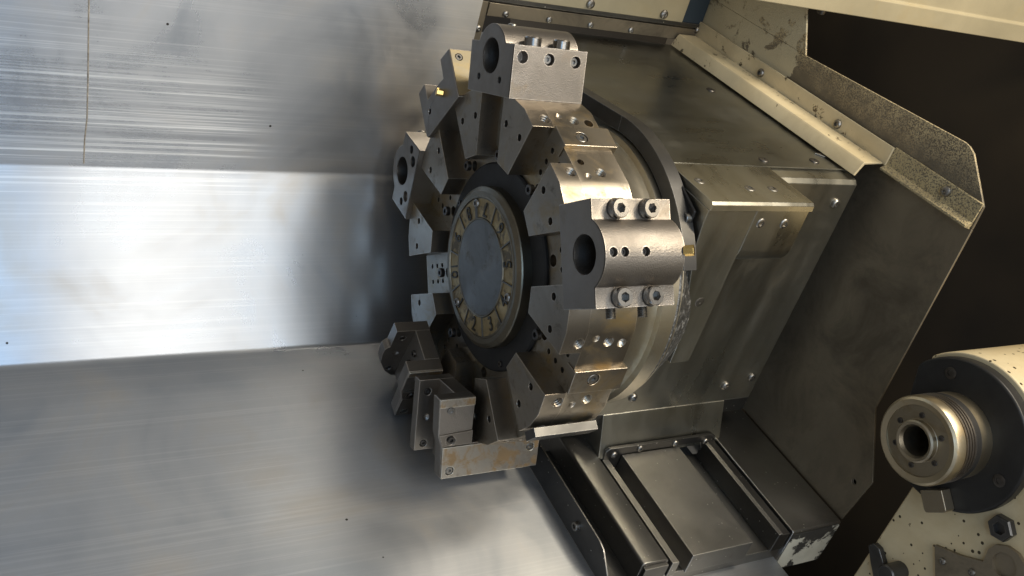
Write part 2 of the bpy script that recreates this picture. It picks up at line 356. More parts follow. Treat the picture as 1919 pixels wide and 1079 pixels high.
# screws (shared meshes): axis +Z is the outward normal, z = 0 is the seat
_sc = {}
def hexring(r, z, ph=0): return [Vector((r*math.cos(R(60*i+ph)), r*math.sin(R(60*i+ph)), z)) for i in range(6)]
def screw_mesh(kind, r, h, mat):
    key = (kind, round(r, 5), round(h, 5), mat)
    if key in _sc: return _sc[key]
    mb = MB(); Z = Vector((0, 0, 1)); O = Vector()
    if kind in ('socket', 'button', 'set'):
        seg = 24; hr = r*(.54 if kind != 'set' else .56)
        if kind == 'socket': prof = [(r, -.001), (r, h*.86), (r*.9, h)]
        elif kind == 'set': prof = [(r, -.002), (r, h*.7), (r*.86, h)]
        else: prof = [(r, -.001), (r, h*.22), (r*.93, h*.6), (r*.78, h*.9), (r*.66, h)]
        lathe(mb, prof, O, Z, seg)
        rt = prof[-1][0]
        A = Z.orthogonal().normalized(); Bv = Z.cross(A)
        outer = [Z*h + rt*(math.cos(2*math.pi*i/seg)*A + math.sin(2*math.pi*i/seg)*Bv) for i in range(seg)]
        hx_ = hexring(hr, h); flat = outer + hx_
        for tri in tessellate_polygon([outer, hx_]): mb.face([flat[i] for i in tri])
        bot = hexring(hr, h*.25); mb.quadstrip(hx_, bot); mb.face(bot)
    elif kind == 'dome':
        lathe(mb, [(r, -.001), (r, h*.2), (r*.9, h*.6), (r*.65, h*.88), (r*.35, h*.98), (r*.2, h*.9), (r*.18, h*.55), (0, h*.5)], O, Z, 20)
    elif kind == 'hexnut':
        A = hexring(r, -.001); B = hexring(r, h*.8); C_ = hexring(r*.9, h); mb.quadstrip(A, B); mb.quadstrip(B, C_)
        D = hexring(r*.5, h); mb.quadstrip(C_, D); E_ = hexring(r*.5, h*.4); mb.quadstrip(D, E_); mb.face(E_)
    elif kind == 'stud':
        k = 7; prof = []
        for i in range(2*k+1): prof.append((r*(1 if i % 2 else .84), h*i/(2*k)))
        lathe(mb, [(r*.84, -.004)] + prof + [(0, h)], O, Z, 20)
    me = to_mesh(kind + '_screw', mb, 30); me.materials.append(M[mat]); _sc[key] = me; return me
def screw(parent, p, n, r, h=None, kind='socket', mat='screw', name=None):
    h = h or r*.8; n = Vector(n).normalized()
    q = Vector((0, 0, 1)).rotation_difference(n)
    mw = Matrix.Translation(p) @ q.to_matrix().to_4x4() @ Matrix.Rotation(random.random()*2, 4, 'Z')
    return link(name or {'stud': 'stud', 'hexnut': 'nut', 'set': 'set_screw'}.get(kind, 'screw'), screw_mesh(kind, r, h, mat), parent, mw)
NX = Vector((-1, 0, 0)); NN = (W(0, 0, 1) - W(0, 0, 0)); NS = (W(0, -1, 0) - W(0, 0, 0))

# ================================================================== SETTING
mb = MB(); prof = [(.45, 1.1), (.45, .02), (.45, -.096), (.28, -.362), (.1, -.362), (-1.2, -.362)]
def sheet(mb, prof, x0, x1, th=.003):
    n = len(prof)
    for i in range(n-1):
        (s0, n0), (s1, n1) = prof[i], prof[i+1]
        mb.face([W(x0, s0, n0), W(x1, s0, n0), W(x1, s1, n1), W(x0, s1, n1)])
sheet(mb, [(.38, 1.1), (.38, -.052), (.3788, -.0562), (.3762, -.0602), (.2275, -.3085), (.2240, -.3120), (.2190, -.3130)], -1.6, .1055)
sheet(mb, [(.2190, -.3130), (-1.2, -.3130)], -1.6, .1283)
wall = mk('back_wall', mb, 'stainless', ang=50); wall['kind'] = 'structure'; wall['label'] = 'brushed stainless back wall with two horizontal bends'
# lower sheet under the turret, up to the slide
mb = MB(); sheet(mb, [(.45, .2), (.45, -.096), (.28, -.362), (-.62, -.362)], .107, .50)
low = mk('chip_floor', mb, 'stainless'); low['kind'] = 'structure'; low['label'] = 'stainless floor sheet running under the turret slide'
# weld seam on the stainless wall
NSv = W(0, -1, 0) - W(0, 0, 0)
mb = MB()
pts = [W(x, .3800, n) for x, n in ((-.488, .70), (-.489, .40), (-.4885, .20), (-.4885, .087), (-.489, .027), (-.492, -.01), (-.493, -.050))]
for i in range(len(pts)-1):
    a, b_ = pts[i], pts[i+1]; w0 = .0011; up = NSv*.0007
    mb.face([a + Vector((-w0, 0, 0)), b_ + Vector((-w0, 0, 0)), b_ + up, a + up]); mb.face([a + up, b_ + up, b_ + Vector((w0, 0, 0)), a + Vector((w0, 0, 0))])
mk('weld_seam', mb, 'seam', wall)
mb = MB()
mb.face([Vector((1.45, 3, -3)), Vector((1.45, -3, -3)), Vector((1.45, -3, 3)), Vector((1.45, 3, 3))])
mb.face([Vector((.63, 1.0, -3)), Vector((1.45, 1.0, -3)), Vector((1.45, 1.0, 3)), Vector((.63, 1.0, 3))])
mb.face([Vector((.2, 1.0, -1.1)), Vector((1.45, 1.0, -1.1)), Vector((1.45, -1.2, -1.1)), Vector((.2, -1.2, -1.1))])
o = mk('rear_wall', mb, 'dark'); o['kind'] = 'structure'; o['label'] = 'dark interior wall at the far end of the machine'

# ================================================================== TURRET
RA, WS, RI, HF = .25, .0331, .1625, .0659
tur = thing('tool_turret', 'ten-sided steel tool turret with numbered centre dial and radial slots', 'turret', (0.1, 0, -.25))
def flatpoly(r):
    out = []
    for k in range(10):
        f = ST(36*k)
        for t_ in (-HF, HF): q = f(t_, r, 0); out.append((-q.y, q.z))
    return out
f0 = VU
# core: front cap at X = .032 with slot-floor holes, outer flats with bolt holes
mb = MB(); prof = flatpoly(RA); h0 = []
for k in range(10):
    f = ST(36*k)
    for r_ in (.187, .207, .227):
        for t_ in (-.013, .013):
            q = f(t_, r_, 0); h0.append((-q.y, q.z, .0042, .02, 'plain'))
    q = f(0, .166, 0); h0.append((-q.y, q.z, .0085, .012, 'plain'))
def flat_holes(i0):
    L = 2*HF; out = []
    for sg in (-1, 1):
        c = HF + sg*.048
        out += [(c, .0695, .0078, .018, 'thread'), (HF + sg*.0545, .048, .0052, .004, 'cone')]
    return out
side = {}
for k in range(10):
    e = flat_holes(k)
    if k in (9,): e += [(HF-.030, .0467, .0048, .012, 'plain'), (HF+.0446, .0915, .0068, .012, 'cone')]
    if k in (1,): e += [(HF-.030, .0467, .0050, .012, 'plain'), (HF+.0446, .0915, .0068, .012, 'plain')]
    side[2*k] = e
prism(mb, f0, prof, .032, .105, h0=h0, side=side, open1=True)
# back chamfer to the rear cone and flange
mb2 = MB()
bk = [Vector((.105, -a, b_)) for a, b_ in prof]
ring = [Vector((.105, -.212*math.cos(math.atan2(b_, a)), .212*math.sin(math.atan2(b_, a)))) for a, b_ in prof]
mb.quadstrip(bk, ring)
mk('disc', mb, 'core', tur)
mb = MB()
lathe(mb, [(.234, .1056), (.231, .112), (.2135, .150), (.2085, .170), (.2085, .1765), (.2165, .1785), (.2165, .203), (.2105, .2045), (.2105, .215)], Vector((0, 0, 0)), Vector((1, 0, 0)), 128)
mk('rear_flange', mb, 'rearring', tur, ang=20)
# ten lugs between the slots
for k in range(10):
    al = 18 + 36*k
    fl = ST(al)      # frame centred on the lug; neighbours are at -18 and +18 degrees
    def loc(sig_off, t_, r_):  # point of station (al+sig_off) in this lug's (t, r)
        A = R(sig_off); return (r_*math.sin(-A)*-1*-1 if False else (t_*math.cos(A) + r_*math.sin(A)), r_*math.cos(A) - t_*math.sin(A))
    def inner(sig_off, t_):
        # along the wall until the projection on the lug radial is RI
        A = R(sig_off); rho = (RI + t_*math.sin(A))/math.cos(A); return loc(sig_off, t_, rho)
    pr = [inner(-18, WS), loc(-18, WS, RA), loc(-18, HF, RA), loc(18, -HF, RA), loc(18, -WS, RA), inner(18, -WS)]
    hs_ = [(-.0215, .2195, .0052, .012, 'plain'), (.0215, .2195, .0052, .012, 'plain')]
    L = HF - WS
    sd = {1: [(.048-WS, .0243, .0078, .018, 'thread')], 3: [(HF-.048, .0243, .0078, .018, 'thread')]}
    mb = MB(); prism(mb, fl, pr, 0, .0322, h0=hs_, side=sd, open1=True)
    mk('lug', mb, 'lug', tur, bevel=.0012)
# wedge blocks on the empty stations
for sig, t0, t1, bt in ((-36, -.030, .006, -.0089), (36, -.006, .030, .010)):
    mb = MB(); f = ST(sig)
    prism(mb, lambda a, b_, c: f(b_, c, a), [(.0300, t0), (.1125, t0), (.1125, t1), (.0300, t1)], .234, .2562, h1=[(.0625, bt, .0092, .004, 'plain')])
    mk('wedge_block', mb, 'core', tur, bevel=.0010)
    screw(tur, f(bt, .2522, .0625), f(0, 1, 0)-f(0, 0, 0), .0078, .0034)
f = ST(288); mb = MB(); prism(mb, lambda a, b_, c: f(b_, c, a), [(.002, .044), (.102, .044), (.102, .071), (.002, .071)], .2535, .267)
mk('gib_plate', mb, 'waydark', tur, bevel=.001)
# screws in the slot floors
for k in (9, 1, 5, 4, 6, 3, 2):
    f = ST(36*k); screw(tur, f(0, .166, .0225), NX, .0075, .006, mat='screwd')
# hub plate behind the dial
mb = MB(); lathe(mb, [(.0, .0265), (.152, .0265), (.1545, .0285), (.1545, .0318)], Vector(), Vector((1, 0, 0)), 96)
mk('hub_plate', mb, 'hub', tur)
for k in (0, 3, 7):
    a = R(36*k + 18 + 8); screw(tur, Vector((.0265, -.143*math.cos(a), .143*math.sin(a))), NX, .0045, .003, mat='screwd')
# number dial
dial = None
mb = MB(); lathe(mb, [(.0, .0066), (.0705, .0066), (.0712, .0056), (.0727, .0056), (.0734, .0078), (.1018, .0078), (.1025, .0056), (.1043, .0056), (.1050, .0064), (.1120, .0064), (.1185, .0105), (.1195, .0125), (.1195, .0300)], Vector(), Vector((1, 0, 0)), 128)
dial = mk('number_dial', mb, 'dialrim', tur, ang=25)
mb = MB(); lathe(mb, [(0, .0062), (.0703, .0062), (.0703, .0067)], Vector(), Vector((1, 0, 0)), 96); mk('centre_plate', mb, 'dial', dial)
for k in range(10):
    mb = MB(); seg = 10
    def q(r, a, x): return Vector((x, -r*math.cos(R(a+D0)), r*math.sin(R(a+D0))))
    a0 = 36*k - 17.3; a1 = 36*k + 17.3
    for i in range(seg):
        A = a0+(a1-a0)*i/seg; B = a0+(a1-a0)*(i+1)/seg
        mb.face([q(.0740, A, .0073), q(.1012, A, .0073), q(.1012, B, .0073), q(.0740, B, .0073)])
    mk('number_field', mb, 'dialfill', dial)
    mb = MB(); f = ST(36*k+18); box(mb, lambda a, b_, c: f(a, b_, c), -.0009, .0009, .0732, .1022, .0055, .0079); mk('divider', mb, 'dial', dial)
f = ST(90); mb = MB(); box(mb, lambda a, b_, c: f(a, b_, c), .0022, .0040, .0732, .1022, .0055, .0079); mk('divider', mb, 'dial', dial)
nums = {0: '5', 1: '6', 2: '7', 3: '8', 4: '9', 5: '10', 6: '1', 7: '2', 8: '3', 9: '4'}
for k, s_ in nums.items():
    cu = bpy.data.curves.new('number_text', 'FONT'); cu.body = s_; cu.size = .031; cu.align_x = 'CENTER'; cu.align_y = 'CENTER'; cu.extrude = .0011; cu.offset = .0001
    to = bpy.data.objects.new('tmp', cu); COL.objects.link(to)
    dg = bpy.context.evaluated_depsgraph_get(); me = bpy.data.meshes.new_from_object(to.evaluated_get(dg)); bpy.data.objects.remove(to)
    me.materials.append(M['digit'])
    rad = ST(36*k)(0, 1, 0); up = -rad; nrm = NX; rt = up.cross(nrm)
    mw = Matrix(((rt.x*.82, up.x, nrm.x, 0), (rt.y*.82, up.y, nrm.y, 0), (rt.z*.82, up.z, nrm.z, 0), (0, 0, 0, 1)))
    mw = Matrix.Translation(ST(36*k)(0, .0875, .0068)) @ mw
    link('digit', me, dial, mw)
for a in (89.7, -29.0, -149.0):
    A = R(a+D0); screw(dial, Vector((.0072, -.0945*math.cos(A), .0945*math.sin(A))), NX, .0065, .004, kind='button', mat='screw')

# ------------------------------------------------------------------ boring bar holders
def bore_profile():
    pr = [(-.064, .2505), (.064, .2505), (.064, .3205), (.0405, .3205), (.0392, .3212), (.0386, .3228)]
    for i in range(0, 17):
        a = R(33.5 + (180-67)*i/16); pr.append((.0445*math.cos(a), .3005 + .0445*math.sin(a)))
    pr += [(-.0386, .3228), (-.0392, .3212), (-.0405, .3205), (-.064, .3205)]
    return pr
def boring_holder(sig, label, front=(), sideh=(), bolts=True, nozzle=False, studs=False, mat='cast', setx=()):
    f = ST(sig); h = thing('boring_bar_holder', label, 'tool holder', f(0, .25, .05), 'boring bar holders on the turret')
    pr = bore_profile(); mb = MB()
    sd = {}
    if sideh: sd[len(pr)-1] = [(u, c, r_, d, k) for u, c, r_, d, k in sideh]
    prism(mb, f, pr, -.008, .106, h0=[(0, .302, .0240, .085, 'plain')] + list(front), h1=[(0, .302, .012, .02, 'plain')], side=sd)
    b_ = mk('body', mb, mat, h, bevel=.0016)
    # machined front face over the cast body
    mb = MB(); P = [f(a, c, -.0086) for a, c in pr]; cen = f(0, .29, -.0086); P = [cen + (q-cen)*.972 for q in P]
    loops = [P]; n = NX
    for (a, c, r_, d, k) in [(0, .302, .0244, 0, '')] + [(x[0], x[1], x[2]+.0004, 0, '') for x in front]: loops.append(circle(f(a, c, -.0086), n, r_, 40 if r_ > .02 else 20))
    fl_ = [q for l in loops for q in l]
    for tri in tessellate_polygon(loops): mb.face([fl_[i] for i in tri])
    mk('machined_face', mb, 'castmach', b_)
    rad = f(0, 1, 0) - f(0, 0, 0)
    if bolts:
        for x in (.0255, .0705):
            for t_ in (-.0518, .0518):
                cs_ = screw(h, f(t_, .3200, x), rad, .0118, .0125, mat='capscrew', name='cap_screw')
                m_ = MB(); lathe(m_, [(.0105, .3209), (.0128, .3209), (.0130, .3204)], f(t_, 0, x), rad, 24); mk('counterbore_shade', m_, 'hole', h)  # dark ring: shade of the counterbore gap, painted in round each head
    if setx: cut(b_, [(f(0, .345, x), rad, .0058, .014) for x in setx])
    for x in setx: screw(h, f(0, .3370, x), rad, .0056, .0020, kind='set', mat='screwd')
    if nozzle:
        mb = MB(); ax = (f(0, .75, .66) - f(0, 0, 0)).normalized(); bs = f(0, .335, .100)
        lathe(mb, [(.0062, 0), (.0062, .010), (.0045, .0105)], bs, ax, 20); nz = mk('nozzle_boss', mb, 'screwd', h)
        mb = MB(); A = ax.orthogonal().normalized(); B = ax.cross(A)
        r0 = [bs + ax*.0095 + .0068*(math.cos(R(60*i))*A + math.sin(R(60*i))*B) for i in range(6)]; r1 = [q + ax*.0125 for q in r0]
        mb.quadstrip(r0, r1); mb.face(r0); mb.face(r1); mk('nozzle', mb, 'brass', h, bevel=.0006)
    if studs:
        tn = f(1, 0, 0) - f(0, 0, 0)
        for x in (.024, .0705): screw(h, f(-.064, .303, x), -tn, .0064, .013, kind='stud')
    return h
h5 = boring_holder(0, 'boring bar holder nearest the camera, four large cap screws and small brass nozzle', nozzle=True, studs=True, setx=(.003, .019, .049))
h7 = boring_holder(72, 'topmost boring bar holder with three screw holes in its grainy side',
    front=[(.031, .272, .0046, .02, 'plain'), (-.032, .2715, .0046, .02, 'plain')],
    sideh=[(.3205-.305, .006, .0082, .016, 'plain'), (.3205-.305, .047, .0082, .012, 'plain'), (.3205-.305, .089, .0082, .012, 'plain')])
f = ST(72); tn = f(-1, 0, 0) - f(0, 0, 0)
for x in (.047, .089): screw(h7, f(-.0545, .305, x), tn, .0062, .004)
screw(h7, f(0, .3447, .02), f(0, 1, 0), .0062, .003, kind='dome')
mb = MB(); 
for i in range(7):
    a = f(random.uniform(-.008, .008), .295+random.uniform(-.008, .010), .072); d = Vector((-.01, random.uniform(-.006, .006), random.uniform(-.006, .006)))
    lathe(mb, [(.0012, 0), (.0012, d.length)], a, d, 8)
mk('swarf', mb, 'screw', h7)
h9 = boring_holder(144, 'dark boring bar holder on the far upper left side with extra holes', mat='castmach',
    front=[(-.0495, .283, .0070, .02, 'plain'), (-.0345, .268, .0092, .03, 'plain'), (.0305, .268, .0092, .006, 'plain'), (.0470, .2810, .0066, .02, 'plain')])

# ------------------------------------------------------------------ turning tool holder (U-shaped) at the upper left
f = ST(108)
h8 = thing('turning_tool_holder', 'notched turning tool holder with yellowed side face and brass nozzle', 'tool holder', f(0, .25, .05))
pr = [(-.064, .2465), (-.052, .2465), (.060, .2445), (.064, .2490), (.064, .327), (.038, .329), (.036, .2995), (-.0075, .301), (-.028, .299), (-.030, .331), (-.064, .329)]
mb = MB(); prism(mb, f, pr, -.008, .100, h0=[(.037, .279, .0048, .02, 'plain')], side={10: [(.014, .006, .0062, .006, 'plain')]})
b8 = mk('body', mb, 'castmach', h8, bevel=.0013)
mb = MB(); P = [f(-.0646, r_, x) for r_, x in ((.249, -.0065), (.249, .0985), (.327, .0985), (.327, -.0065))]
fr8 = circle(f(-.0646, .3150, .006), -(f(1, 0, 0)-f(0, 0, 0)), .0066, 20); fl_ = P + fr8
for tri in tessellate_polygon([P, fr8]): mb.face([fl_[i] for i in tri])
o = mk('yellowed_side', mb, 'tallow', b8); o['label'] = 'yellow stained side face'
screw(h8, f(-.0605, .3150, .006), -(f(1, 0, 0)-f(0, 0, 0)), .0056, .0042)
mb = MB(); bs = f(-.0165, .2805, -.0075); ax = (f(.10, .25, -1)-f(0, 0, 0)).normalized(); A = ax.orthogonal().normalized(); B = ax.cross(A)
r0 = [bs + .0062*(math.cos(R(60*i))*A + math.sin(R(60*i))*B) for i in range(6)]; r1 = [q + ax*.010 for q in r0]; mb.quadstrip(r0, r1); mb.face(r1); mk('nozzle', mb, 'brass', h8, bevel=.0005)

# ------------------------------------------------------------------ facing tool holders (overhang the turret face)
def facing_holder(sig, label, rust, hump):
    f = ST(sig); h = thing('facing_tool_holder', label, 'tool holder', f(0, .25, 0), 'facing tool holders overhanging the turret face')
    fx = lambda a, b_, c: f(c, b_, a)           # profile (X, r), extruded along t
    tn = f(1, 0, 0) - f(0, 0, 0)
    # near cheek with the stepped side
    mb = MB(); pr = [(-.068, .1765), (-.0105, .1765), (-.0105, .2505), (.1055, .2505), (.1055, .302), (-.0565, .302), (-.059, .252), (-.065, .234)]
    prism(mb, fx, pr, .040, .0605)
    ck = mk('near_cheek', mb, 'castmach', h, bevel=.0012)
    # side pads: machined strip, grainy hollow, lower rim, long side plate
    def pad(name, p, t0, t1, mat, holes=()):
        m_ = MB(); prism(m_, fx, p, t0, t1, h1=list(holes)); return mk(name, m_, mat, ck, bevel=.0008)
    pad('top_pad', [(-.0676, .1768), (-.011, .1768), (-.0108, .1895), (-.0665, .1900)], .0600, .0632, 'rusty')
    pad('grainy_pad', [(-.0664, .1902), (-.0110, .1897), (-.0110, .2290), (-.0640, .2325)], .0600, .0612, 'cast')
    pad('lower_pad', [(-.0636, .2327), (-.0110, .2293), (-.0108, .2498), (-.0585, .2512)], .0600, .0634, 'castmach', holes=[(-.0455, .2425, .0082, .0028, 'plain')])
    pad('side_plate', [(-.0580, .2518), (.1052, .2518), (.1050, .3017), (-.0562, .3017)], .0600, .0646, rust, holes=[(-.0435, .290, .0066, .004, 'plain'), (.090, .268, .0066, .004, 'plain')])
    screw(ck, f(.0606, .290, -.0435), tn, .0056, .0036); screw(ck, f(.0606, .268, .090), tn, .0056, .0036)
    screw(ck, f(.0612, .1955, -.049), tn, .0054, .0032); screw(ck, f(.0606, .2405, -.0455), tn, .0056, .0060, mat='screwd')
    # far cheek with a rounded hump on the front edge
    mb = MB(); pr = [(-.067, .1765), (-.0105, .1765), (-.0105, .300), (-.012, .306), (-.042, .304), (-.056, .290), (-.071, .262), (-.074, .240), (-.0735, .226), (-.069, .2200), (-.0665, .2195)]
    if not hump: pr = [(-.067, .1765), (-.0105, .1765), (-.0105, .292), (-.067, .292)]
    prism(mb, fx, pr, -.033, -.015, h1=[(-.052, .196, .0056, .004, 'plain'), (-.052, .238, .0054, .004, 'cone'), (-.052, .281, .0056, .004, 'plain')])
    fc = mk('far_cheek', mb, 'castmach', h, bevel=.0012)
    for r_ in (.196, .281): screw(fc, f(-.0185, r_, -.052), tn, .0048, .0032, mat='screwd')
    # backing plate between the cheeks
    mb = MB(); box(mb, fx, -.0355, -.0107, .1770, .2995, -.0149, .0399); mk('back_plate', mb, 'castmach', h, bevel=.0008)
    mb = MB(); box(mb, fx, -.0095, .105, .2508, .3015, -.062, .0395); mk('foot', mb, 'castmach', h, bevel=.0012)
    for r_ in (.205, .232): screw(h, f(.010, r_, -.0355), NX, .0058, .004, mat='screwd')
    return h
h1 = facing_holder(216, 'facing tool holder with an open square frame, left of the dial bottom', 'castmach', True)
h2 = facing_holder(252, 'lowest tool holder, with a rust-spotted side plate facing the camera', 'rusty', False)

# ================================================================== TURRET HOUSING
hou = thing('turret_housing', 'grey sheet metal turret housing with sloping top and stepped front cover', 'housing', W(.4, .1, -.24))
mb = MB(); prism(mb, SN, [(-.070, .2185), (.449, .2185), (.449, -.20), (-.070, -.20)], .2165, .5785)
mk('top_cover', mb, 'cover', hou, bevel=.0015)
mb = MB(); prism(mb, SN, [(-.0995, .207), (-.094, .2135), (-.0705, .2165), (-.0705, -.262), (-.0995, -.262)], .222, .5745)
mk('front_panel', mb, 'coverf', hou, bevel=.0010)
# raised stepped cover on the left of the front
mb = MB()
pr = [(-.1835, .2025), (-.1820, .2160), (-.1790, .2192), (-.0708, .2192), (-.0708, .1995)]
prism(mb, SN, [(-.1835, .2070), (-.1828, .2155), (-.1790, .2192), (-.0703, .2192), (-.0703, .2070)], .2135, .4005)
mk('cover_lip', mb, 'coverf', hou, bevel=.0006)
mb = MB()
prb = [(-.1805, .2068), (-.0997, .2068), (-.0997, .1130), (-.140, .1130)]
for i in range(9):
    a = R(90*i/8); prb.append((-.1505 - .030*math.sin(a), .143 - .030*math.cos(a)))
prism(mb, SN, prb, .2995, .3985); mk('step_cover', mb, 'coverf', hou, bevel=.0012)
mb = MB(); prism(mb, XNs, [(.2135, .2068), (.2130, .185), (.2170, .143), (.2340, .089), (.2530, .032), (.2610, .004), (.2620, -.058), (.2985, -.058), (.2993, .2068)], -.1805, -.1000)
mk('cover_leg', mb, 'coverf', hou, bevel=.0012)
for x, n_ in ((.316, .1865), (.361, .1857)): screw(hou, W(x, -.1803, n_), NS, .0078, .002, kind='button')
screw(hou, W(.268, -.1800, .054), NS, .0085, .0012, kind='dome')
for x, n_ in ((.5458, .174), (.5545, -.183), (.500, -.1968), (.301, -.2012)): screw(hou, W(x, -.0993, n_), NS, .0085, .0055, kind='button')
for x, s_ in ((.2327, -.1232), (.3102, -.1408), (.3537, -.1407)): screw(hou, W(x, s_, .2192), NN, .0080, .0012, kind='button')
for x, s_ in ((.412, -.0485), (.524, -.044), (.507, .2216)): screw(hou, W(x, s_, .2185), NN, .0085, .0028, kind='dome', mat='screwd')
mb = MB(); prism(mb, XS, [(.548, -.018), (.560, -.030), (.585, -.030), (.573, -.018)], .2186, .2205); mk('latch_plate', mb, 'screw', hou, bevel=.0006)
# seam strip on the sloping top
mb = MB(); box(mb, XS, .2165, .5780, -.0725, -.0695, .2186, .2200); mk('seam_lip', mb, 'cover', hou, bevel=.0004)
# guard ring round the turret
mb = MB(); arcring(mb, .2185, .2425, .188, .2105, -5+D0, 62, 48)
gr = mk('guard_ring', mb, 'blackm', hou, bevel=.0008, ang=30)
mb = MB()
def tang(u0, u1, r0, r1):   # straight continuation along the slope direction
    a = R(62); e = Vector((0, -math.cos(a), math.sin(a))); tdir = Vector((0, math.sin(a), math.cos(a)))
    q = lambda u, r_, x: Vector((x, 0, 0)) + e*r_ + tdir*u
    P0 = [q(u0, r0, .188), q(u0, r1, .188), q(u1, r1, .188), q(u1, r0, .188)]; P1 = [v_ + Vector((.0225, 0, 0)) for v_ in P0]
    mb.face(P0); mb.face(P1); mb.quadstrip(P0, P1)
tang(.0003, .26, .2187, .2422)
mk('guard_strip', mb, 'blackm', hou, bevel=.0008)
# weathered casting rim below the guard
mb = MB()
def cone(prof, a0, a1, seg=60):
    q = lambda r, a, x: Vector((x, -r*math.cos(R(a)), r*math.sin(R(a))))
    for (r0, x0), (r1, x1) in zip(prof, prof[1:]):
        for i in range(seg):
            A = a0+(a1-a0)*i/seg; B = a0+(a1-a0)*(i+1)/seg
            mb.face([q(r0, A, x0), q(r0, B, x0), q(r1, B, x1), q(r1, A, x1)])
cone([(.2050, .2062), (.2128, .2062), (.2135, .2080), (.1900, .2490), (.1780, .2680), (.10, .2685)], -75, -5.5+D0); mk('casting_rim', mb, 'worn', hou)
mb = MB(); cone([(.2050, .2062), (.2128, .2062), (.2135, .2080), (.1900, .2490), (.1780, .2680)], -150, -75.2); mk('casting_barrel', mb, 'blackm', hou)
# dark end plate with a bolt behind the guard ring
mb = MB(); prism(mb, SN, [(-.165, .195), (-.125, .2095), (-.06, .2095), (-.06, .10), (-.165, .135)], .2050, .2098)
ep = mk('end_plate', mb, 'black', hou, bevel=.002, seg=3)
screw(ep, W(.2050, -.158, .181), NX, .0075, .007)
# apron at the bottom of the housing
mb = MB(); prism(mb, SN, [(-.0700, -.2330), (-.1010, -.2330), (-.1290, -.3030), (-.1290, -.3085), (-.0700, -.3085)], .2530, .5160)
mk('apron', mb, 'coverf', hou, bevel=.0015)
mb = MB(); prism(mb, SN, [(-.0705, -.2625), (-.1000, -.2625), (-.1000, -.2325), (-.0705, -.2325)], .2400, .5740); mk('apron_shelf', mb, 'waydark', hou, bevel=.001)
mb = MB()
pr = [(.262, -.330), (.262, -.290), (.268, -.284), (.490, -.284), (.500, -.290), (.500, -.318), (.478, -.318), (.470, -.300), (.310, -.300), (.298, -.330)]
prism(mb, XNs, pr, -.1310, -.1250); fl_ = mk('apron_flange', mb, 'waydark', hou, bevel=.0012)
for x in (.281, .333, .409, .480): screw(fl_, W(x, -.1305, -.2925 if x < .45 and x > .3 else -.299), NS, .0064, .0035, kind='button')

# ================================================================== CROSS SLIDE
sl = thing('cross_slide', 'dark steel cross slide with raised middle block below the turret housing', 'slide', W(.4, -.2, -.38))
mb = MB(); prism(mb, SN, [(-.1320, -.3005), (-.3505, -.3005), (-.3505, -.3400), (-.1320, -.3400)], .2975, .4195); mk('centre_block', mb, 'way', sl, bevel=.0012)
mb = MB(); prism(mb, SN, [(-.120, -.3405), (-.3450, -.3405), (-.3450, -.42), (-.120, -.42)], .262, .508); mk('slide_bed', mb, 'way', sl, bevel=.001)
mb = MB(); prism(mb, XNs, [(.4780, -.3400), (.4780, -.3010), (.4855, -.2990), (.4855, -.3025), (.5030, -.3025), (.5030, -.3400)], -.3480, -.1270); mk('right_rail', mb, 'waydark', sl, bevel=.0008)
mb = MB(); prism(mb, XNs, [(.2620, -.3400), (.2620, -.3085), (.2740, -.3085), (.2760, -.3120), (.2760, -.3400)], -.3500, -.1270); mk('left_rail', mb, 'way', sl, bevel=.0008)
mb = MB(); prism(mb, XNs, [(.2050, -.3700), (.2050, -.3030), (.2075, -.2998), (.2120, -.2990), (.2500, -.3010), (.2545, -.3040), (.2545, -.3700)], -.3460, .10, side={}); mk('left_way_cover', mb, 'way', sl, bevel=.0012, seg=3)
mb = MB(); prism(mb, XNs, [(.2080, -.3650), (.2080, -.3060), (.2520, -.3060), (.2520, -.3650)], -.3530, -.3462); mk('cover_end', mb, 'waydark', sl, bevel=.001)
mb = MB(); prism(mb, SN, [(.05, -.2990), (-.3475, -.2990), (-.3500, -.3015), (-.3500, -.395), (.05, -.395)], .5070, .6185)
bx_ = mk('right_way_cover', mb, 'way', sl, bevel=.0016)
mb = MB(); box(mb, XNs, .5095, .6165, -.392, -.3045, -.3512, -.3502); mk('flaked_end', mb, 'flakedbox', bx_)
for x in (.455, .515): screw(sl, W(x, -.3455, -.372), NS, .0062, .004)
# floor edge plate
ed = thing('edge_plate', 'flat dark steel edge plate with one bolt beside the slide', 'plate', W(.13, -.2, -.362))
mb = MB(); prism(mb, SN, [(-.05, -.3600), (-.05, -.2595), (-.318, -.2605), (-.333, -.2645), (-.3850, -.3125), (-.3850, -.3600)], .1288, .1315)
e1 = mk('plate', mb, 'waydark', ed, bevel=.0006)
screw(e1, W(.1288, -.267, -.287), NX, .0070, .006, kind='socket')
mb = MB(); prism(mb, XS, [(.1325, -.06), (.2045, -.06), (.2045, -.60), (.1325, -.60)], -.3600, -.3450); mk('gutter', mb, 'waydark', ed)

